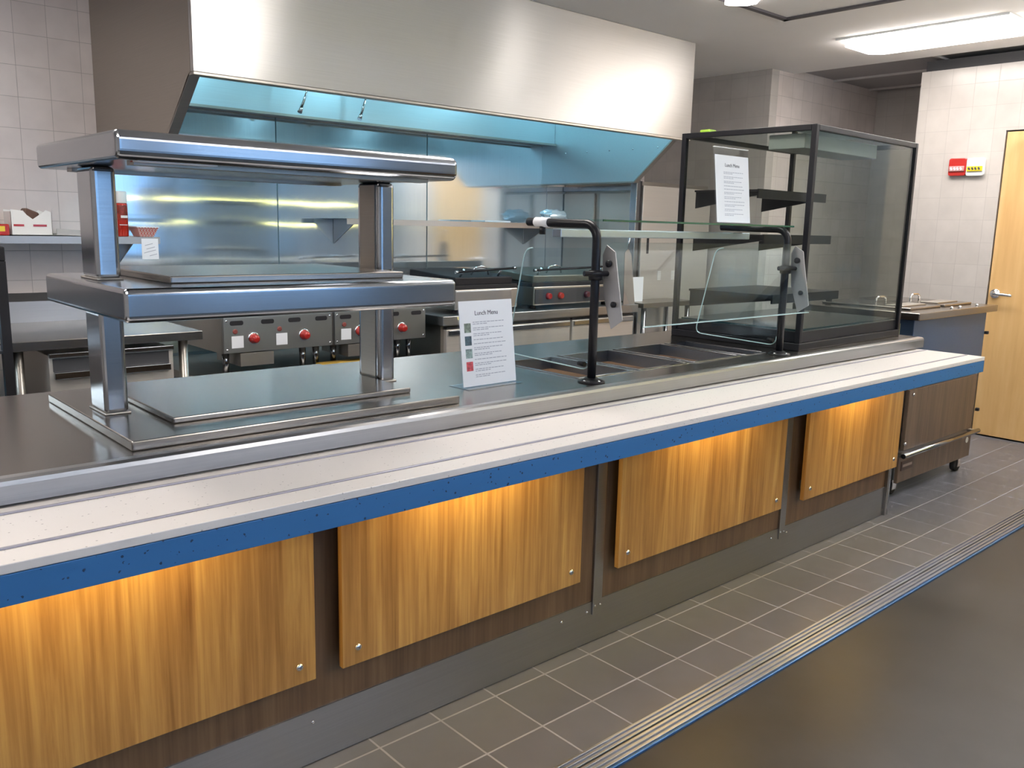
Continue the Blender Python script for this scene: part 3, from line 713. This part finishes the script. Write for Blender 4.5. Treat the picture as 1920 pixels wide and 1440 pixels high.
B(-1.06, -.985, 2.968, 2.9695, 1.30, 1.325).build('yellow_print', plain('yellow_print', (.8, .6, .05), .4), rp)
sp = thing('sheet_pan', (-.64, 3.06, 1.281), 'shallow metal sheet pan lying flat on the left wall shelf', 'pan')
MB().prism([(-.76, 2.97, 1.287), (-.52, 2.97, 1.283), (-.52, 3.2, 1.283), (-.76, 3.2, 1.287)], (0, 0, .004)).build('pan_base', STEEL_DULL, sp)
MB().box(-.76, -.52, 2.966, 2.972, 1.2815, 1.31, rot=(0, .05, 0)).build('pan_rim', STEEL_DULL, sp)

# bundle + papers on the long shelf
fbm = MB(); rnd = random.Random(11)
bmesh.ops.create_icosphere(fbm.bm, subdivisions=3, radius=1)
for v in fbm.bm.verts:
    s = 1 + rnd.uniform(-.22, .22); v.co = Vector((2.73 + v.co.x * .13 * s, 3.02 + v.co.y * .06, 1.462 + v.co.z * .050 * s))
tag(fbm.build('foil_bundle', plain('foil', (.72, .84, .92), .25, .5)), 'crumpled silvery wrap bundle on the right end of the long wall shelf', 'foil bundle')
tag(B(2.0, 2.25, 2.97, 3.12, 1.4055, 1.417, rot=(0, 0, .04)).build('paper_stack', WHITEP, bevel=.002), 'thin stack of white sheets on the long wall shelf left of the foil', 'paper stack')

# ================================================================== LEFT WORK TABLE
wt = thing('work_table', (-1.1, 2.5, 0), 'stainless work table with a drawer below the left wall shelf', 'work table')
tx0, tx1, ty0, ty1, tz = -2.4, -.385, 2.13, 2.86, .872
B(tx0, tx1, ty0, ty1, tz - .04, tz).build('table_top', STEEL_TOP, wt, bevel=.003)
MB().prism([(tx0, ty1 - .01, tz), (tx0, ty1 - .01, tz + .10), (tx0, ty1 + .06, tz + .135), (tx0, ty1 + .07, tz + .135), (tx0, ty1 + .01, tz)], (1.75, 0, 0)).build('backsplash', STEEL_Y, wt)
for x in (-1.14, -.46):
    for y in (ty0 + .05, ty1 - .06): MB().cyl((x, y, .03), (x, y, tz - .04), .021).lathe((x, y, 0), [(.018, 0), (.024, .01), (.022, .03)], 16).build('leg', STEEL_DULL, wt)
B(-1.2, tx1 - .03, ty0 + .05, ty1 - .06, .20, .22).build('undershelf', STEEL_DULL, wt)
d = B(-1.035, -.52, ty0 + .015, ty0 + .5, .545, .805).build('drawer', LSIDE, wt, bevel=.003)
MB().box(-1.035, -.52, ty0 - .002, ty0 + .015, .795, .815).box(-1.02, -.54, ty0 - .012, ty0 + .015, .705, .735).build('drawer_grip', STEEL_POL, d, bevel=.003)
B(-1.02, -.54, ty0 + .0135, ty0 + .016, .735, .79).build('grip_recess', DARKG, d)

# ================================================================== COOKING LINE
es = thing('equipment_stand', (.36, 2.65, 0), 'low dark equipment stand under the two hotplates', 'equipment stand')
B(-.30, 1.00, 2.34, 3.18, .56, .60).build('stand_top', STEEL_DULL, es)
for x in (-.26, .96):
    for y in (2.38, 3.12): MB().cyl((x, y, 0), (x, y, .56), .02, n=14).build('leg', STEEL_DULL, es)
B(-.26, .96, 2.40, 3.12, .2, .22).build('undershelf', BLACK, es)
PANM = plain('control_panel_metal', (.40, .41, .40), .35, .85)
def hotplate(x0, x1, label):
    t = thing('hotplate', ((x0 + x1) / 2, 2.65, .60), label, 'hotplate', 'hotplates with red knobs')
    B(x0, x1, 2.318, 3.05, .725, .905).build('body', STEEL_DULL, t)
    p_ = B(x0 + .004, x1 - .004, 2.300, 2.318, .728, .905).build('control_panel', PANM, t, bevel=.002)
    B(x0 - .004, x1 + .004, 2.33, 3.05, .905, .93).build('griddle_plate', BLACK, t, bevel=.003)
    w = x1 - x0
    for f in (.26, .72) :
        x = x0 + f * w
        kn = MB().lathe((x, 2.300, .795), [(.024, 0), (.026, -.004), (.021, -.012), (.020, -.030), (.016, -.036), (.004, -.037)], 26, 'Y').build('knob', RED, p_)
        MB().lathe((x, 2.300, .795), [(.031, 0), (.031, -.003), (.027, -.004)], 26, 'Y').build('knob_ring', CHROME, kn)
    for f in (.115, .385, .63, .885):
        x = x0 + f * w; MB().prism(rounded_poly([(x - .035, 2.2985, .865), (x + .035, 2.2985, .865), (x + .035, 2.2985, .888), (x - .035, 2.2985, .888)], .0112), (0, .0015, 0)).build('vent_slot', BLACK, p_)
    for f in (.12, .51): 
        x = x0 + f * w; B(x - .031, x + .031, 2.2985, 2.2998, .752, .812).build('white_label', WHITEP, p_)
        MB().lathe((x - .012, 2.2995, .835), [(.013, 0), (.013, -.003), (.008, -.005)], 16, 'Y').build('indicator', plain('dull_red', (.25, .06, .05), .4), p_)
    s = MB()
    for x in (x0 + .018, x1 - .018):
        for z in (.745, .888): s.lathe((x, 2.300, z), [(.006, 0), (.006, -.002), (.002, -.004)], 10, 'Y')
    s.parts('panel_screw', CHROME, p_)
    B(x0 + .09, x0 + .27, 2.31, 2.6, .655, .722).build('grease_tray', STEEL_DULL, t, bevel=.002)
    for x in (x0 + .06, x1 - .12, x1 - .04):
        MB().cyl((x, 2.42, .602), (x, 2.42, .725), .015, .019, 16).build('foot', STEEL_POL, t)
    return t
hotplate(-.215, .395, 'left of the two steel hotplates with red knobs, seen between the shelf posts')
hotplate(.403, 1.01, 'right of the two steel hotplates with red knobs, behind the right shelf post')
tag(B(.34, .62, 2.335, 2.395, .6005, .625).build('cutting_board', plain('yellow_board', (.60, .38, .07), .45), bevel=.004), 'yellow board lying on the stand below the hotplates', 'board')

cb = thing('chef_base', (1.93, 2.55, 0), 'low stainless refrigerated base with drawers carrying the two presses', 'refrigerated base')
B(1.06, 2.80, 2.20, 3.0, .80, .855).build('top_slab', STEEL_Y, cb, bevel=.004)
B(1.08, 2.78, 2.25, 3.0, .12, .80).build('body', STEEL_DULL, cb)
for x0, x1 in ((1.10, 2.13), (2.15, 2.77)):
    for z0, z1 in ((.47, .775), (.15, .455)):
        o = B(x0, x1, 2.218, 2.25, z0, z1).build('drawer', LSIDE, cb, bevel=.004)
        B(x0 + .01, x1 - .01, 2.206, 2.218, z1 - .035, z1 - .005).build('drawer_pull', STEEL_POL, o, bevel=.003)
        if z1 > .5: B(x0 + .0, x1 - .0, 2.219, 2.249, z1 + .002, z1 + .014).build('gasket', BLACK, o)
np_ = B(2.52, 2.68, 2.213, 2.2175, .60, .64).build('nameplate', DARKG, cb)
B(2.535, 2.665, 2.2125, 2.213, .614, .626).build('nameplate_script', plain('np_script', (.5, .45, .42), .4), np_)
for x in (1.15, 2.7):
    for y in (2.32, 2.92): MB().lathe((x, y, .06), [(.02, -.02), (.06, -.016), (.06, .016), (.02, .02)], 20, 'Y').box(x - .02, x + .02, y - .03, y + .03, .06, .12).build('caster', RUB, cb)
st2 = thing('side_table', (3.13, 2.3, 0), 'narrow stainless table in front of the tall refrigerator', 'table')
B(2.83, 3.42, 2.18, 2.44, .825, .86).build('table_top', STEEL_TOP, st2, bevel=.003)
for x in (2.87, 3.38):
    for y in (2.21, 2.41): MB().cyl((x, y, 0), (x, y, .825), .019, n=16).build('leg', STEEL_POL, st2)
def press(x0, x1, label, knobs, lidm, zc=.86):
    t = thing('sandwich_press', ((x0 + x1) / 2, 2.6, zc - .005), label, 'press', 'presses on the refrigerated base')
    y0 = 2.27
    B(x0, x1, y0, 2.78, zc + .02, zc + .14).build('body', STEEL_DULL, t, bevel=.006)
    for x in (x0 + .05, x1 - .05):
        for y in (y0 + .06, 2.72): MB().cyl((x, y, zc - .005), (x, y, zc + .02), .018, n=14).build('foot', BLACK, t)
    B(x0 - .005, x1 + .005, y0 + .01, 2.78, zc + .14, zc + .165).build('lower_plate', BLACK, t, bevel=.003)
    B(x0 + .02, x1 - .02, y0 + .03, 2.77, zc + .175, zc + .225, rot=(.06, 0, 0)).build('lid', lidm, t, bevel=.008)
    xs_ = (x0 + .08, x1 - .12)
    MB().tube([(xs_[0] - .05, y0 + .02, zc + .245), (xs_[1] + .10, y0 + .02, zc + .262)], .0075, 12).build('lid_handle', BLACK, t)
    hh = MB()
    for x in xs_: hh.cyl((x, y0 + .06, zc + .21), (x, y0 + .02, zc + .258), .007)
    hh.lathe((xs_[0] - .055, y0 + .02, zc + .244), [(.010, -.01), (.010, .01)], 14, 'X').lathe((xs_[1] + .105, y0 + .02, zc + .263), [(.010, -.01), (.010, .01)], 14, 'X').build('handle_mounts', CHROME, t)
    MB().tube([(x0 + .20, y0 + .10, zc + .22), (x0 + .22, y0 + .09, zc + .262), (x0 + .27, y0 + .085, zc + .272), (x0 + .32, y0 + .09, zc + .262), (x0 + .34, y0 + .10, zc + .22)], .006, 10).build('lifting_loop', CHROME, t)
    if knobs:
        p_ = B(x0 + .01, x1 - .01, y0 - .006, y0, zc + .03, zc + .125).build('control_panel', DARKG, t)
        for i, f in enumerate((.16, .30, .62, .74)):
            x = x0 + f * (x1 - x0); MB().lathe((x, y0 - .006, zc + .078), [(.024, 0), (.020, -.018), (.016, -.022)], 20, 'Y').build('knob', RED if i < 2 else plain('dark_knob', (.12, .03, .04), .3), p_)
    return t
press(1.20, 1.70, 'left black-topped sandwich press on the refrigerated base behind the menu', False, BLACK)
press(1.84, 2.62, 'right sandwich press with knobs seen through the sneeze guard glass', True, plain('press_lid_grey', (.16, .18, .16), .35, .5))
# small blade sheath + notes hanging beyond the glass
pd = thing('paddle', (2.63, 2.19, .87), 'grey steel paddle with a hooked handle standing against the press', 'paddle')
MB().prism([(2.60, 2.17, .862), (2.72, 2.17, .862), (2.68, 2.185, 1.20), (2.645, 2.185, 1.25), (2.61, 2.185, 1.22)], (0, .006, 0)).build('blade', plain('paddle_grey', (.34, .32, .31), .4, .7), pd)
MB().tube([(2.645, 2.185, 1.24), (2.645, 2.184, 1.29), (2.655, 2.182, 1.325), (2.675, 2.18, 1.335)], .006).build('hook_handle', CHROME, pd)
tag(MB().box(2.84, 2.96, 2.30, 2.303, .872, 1.04).box(2.845, 2.955, 2.296, 2.2985, .862, .95).build('paper_notes', WHITEP), 'two small white paper notes standing behind the glass', 'note')

# ================================================================== REFRIGERATOR
rf = thing('refrigerator', (3.5, 2.85, 0), 'tall stainless refrigerator with slotted vents right of the steel wall', 'refrigerator')
fx0, fx1, fy0, fy1 = 3.05, 3.95, 2.48, 3.235
B(fx0 + .02, fx1, fy0 + .02, fy1, .06, 1.73).build('body', STEEL_DULL, rf)
B(fx0 - .0, fx0 + .02, fy0 + .06, 2.845, .10, 1.645).build('side_panel', LSIDE, rf, bevel=.003)
B(fx0 - .0, fx0 + .02, 2.905, fy1 - .005, .10, 1.645).build('side_panel', LSIDE, rf, bevel=.003)
B(fx0 - .01, fx0 + .02, fy0, fy1, 1.66, 1.70).build('top_rail', STEEL_POL, rf, bevel=.004)
B(fx0 - .012, fx0 + .03, fy0 - .01, fy0 + .05, .06, 1.735).build('corner_post', steel('post_blue', (0, 0, 1), col=(.45, .48, .52), rough=.25), rf, bevel=.004)
B(fx0 + .031, fx0 + .06, fy0 + .0, fy0 + .02, .06, 1.73).build('door_gap', BLACK, rf)
fd = B(fx0 + .06, fx1, fy0 - .015, fy0 + .02, .10, 1.70).build('door', LSIDE, rf, bevel=.004)
B(fx0 + .125, fx0 + .15, fy0 - .018, fy0 - .014, 1.20, 1.32).build('handle_recess', BLACK, fd, bevel=.002)
v = MB()
for i in range(2):
    for k in range(6): v.box(fx0 + .27 + i * .17, fx0 + .31 + i * .17, fy0 - .018, fy0 - .0151, 1.0 + k * .012, 1.006 + k * .012)
v.parts('vent_mark', WHITE, fd)
for x in (fx0 + .08, fx1 - .08):
    for y in (fy0 + .1, fy1 - .1): MB().cyl((x, y, 0), (x, y, .06), .025, n=14).build('foot', BLACK, rf)

# ================================================================== WALL DEVICES
def device(y, z, label, body, winm, cat):
    t = thing('fire_alarm_strobe', (4.46, y, z - .06), label, cat)
    pts = rounded_poly([(0, -.058, -.06), (0, .058, -.06), (0, .058, .06), (0, -.058, .06)], .018)
    MB().prism([(4.4655, y + a[1], z + a[2]) for a in pts], (-.03, 0, 0)).build('housing', body, t, bevel=.004)
    w = B(4.424, 4.4355, y - .05, y + .05, z - .03, z + .005).build('lens_window', winm, t, bevel=.003)
    s = MB()
    for k in (-.03, -.008, .012, .034): s.box(4.4225, 4.424, y + k - .006, y + k + .006, z - .022, z - .003, rot=(-.5, 0, 0))
    s.parts('lens_mark', WHITE if body is not WHITE else DARKG, w)
device(.778, 1.855, 'red wall strobe with a white lens left of the wooden door', RED, plain('pink_lens', (.5, .25, .25), .2), 'alarm')
device(.660, 1.852, 'white wall strobe with a yellow lens nearest the wooden door', WHITE, plain('yellow_lens', (.75, .60, .03), .2), 'alarm')

# ================================================================== UNSEEN AMBER SHELVES (added to mirror yellow lines in the wall steel)
AMB = emis('reflection_tube', (1.0, .82, .22), 12)
bc = thing('added_amber_shelves', (2.8, -2.25, 0), 'unseen shelves with two amber tubes, added to mirror yellow lines in the wall steel', 'added reflection shelves')
B(1.2, 4.3, -2.5, -2.02, .0, .86).build('cabinet', WOOD_B, bc); B(1.18, 4.32, -2.52, -2.0, .86, .90).build('counter_slab', TRAYW, bc)
for z in (1.34, 1.60):
    o = B(1.2, 4.3, -2.35, -2.06, z, z + .02).build('shelf', WHITE, bc)
    B(1.2, 4.3, -2.059, -2.035, z + .001, z + .017).build('reflection_tube', AMB, o)
for x in (1.25, 2.75, 4.25): MB().cyl((x, -2.3, .90), (x, -2.3, 1.60), .015, n=12).build('post', BLACKM, bc)

# ================================================================== DRINKS COOLER (left edge, mirrored in the display case)
kx0, kx1, ky0, ky1, kz = -2.15, -1.27, 1.62, 2.08, 1.27
kc = thing('drinks_cooler', ((kx0 + kx1) / 2, (ky0 + ky1) / 2, 0), 'black upright drinks cooler whose edge shows at the far left', 'drinks cooler')
MB().box(kx0, kx1, ky0, ky1, 0, .30).box(kx0, kx1, ky0, ky1, kz - .05, kz).build('cabinet', BLACK, kc, bevel=.004)
B(kx0, kx0 + .03, ky0, ky1, .3, kz - .05).build('left_wall', BLACK, kc)
for x, y in ((kx1 - .03, ky0), (kx1 - .03, ky1 - .03), (kx0 + .03, ky0), (kx0 + .03, ky1 - .03)): B(x, x + .03, y, y + .03, .3, kz - .05).build('corner_post', BLACK, kc)
for z in (.60, .90): B(kx0 + .03, kx1 - .005, ky0 + .005, ky1 - .005, z, z + .01).build('shelf', DARKG, kc)
BW = plain('bottle_blue', (.10, .42, .66), .12, 0, Coat_Weight=.6)
proto = None
for z in (.301, .611, .911):
    for iy in range(3):
        for ix in range(2):
            x = kx1 - .10 - ix * .12; y = ky0 + .10 + iy * .13
            if proto is None:
                proto = thing('water_bottle', (x, y, z), 'clear blue water bottle in the black drinks cooler at the far left', 'bottle', 'water bottles in the drinks cooler')
                MB().lathe((x, y, z), [(.028, 0), (.032, .006), (.032, .06), (.029, .068), (.032, .076), (.032, .13), (.026, .16), (.013, .185), (.013, .198)], 20).build('bottle_body', BW, proto)
                MB().lathe((x, y, z + .198), [(.015, 0), (.015, .016), (.012, .018)], 16).build('cap', WHITE, proto)
            else:
                c = copy_tree(proto); c.location = (x, y, z)
area('cooler_light', ((kx0 + kx1) / 2, (ky0 + ky1) / 2, kz - .055), (0, 0, -1), .5, .3, 8, (.75, .9, 1))
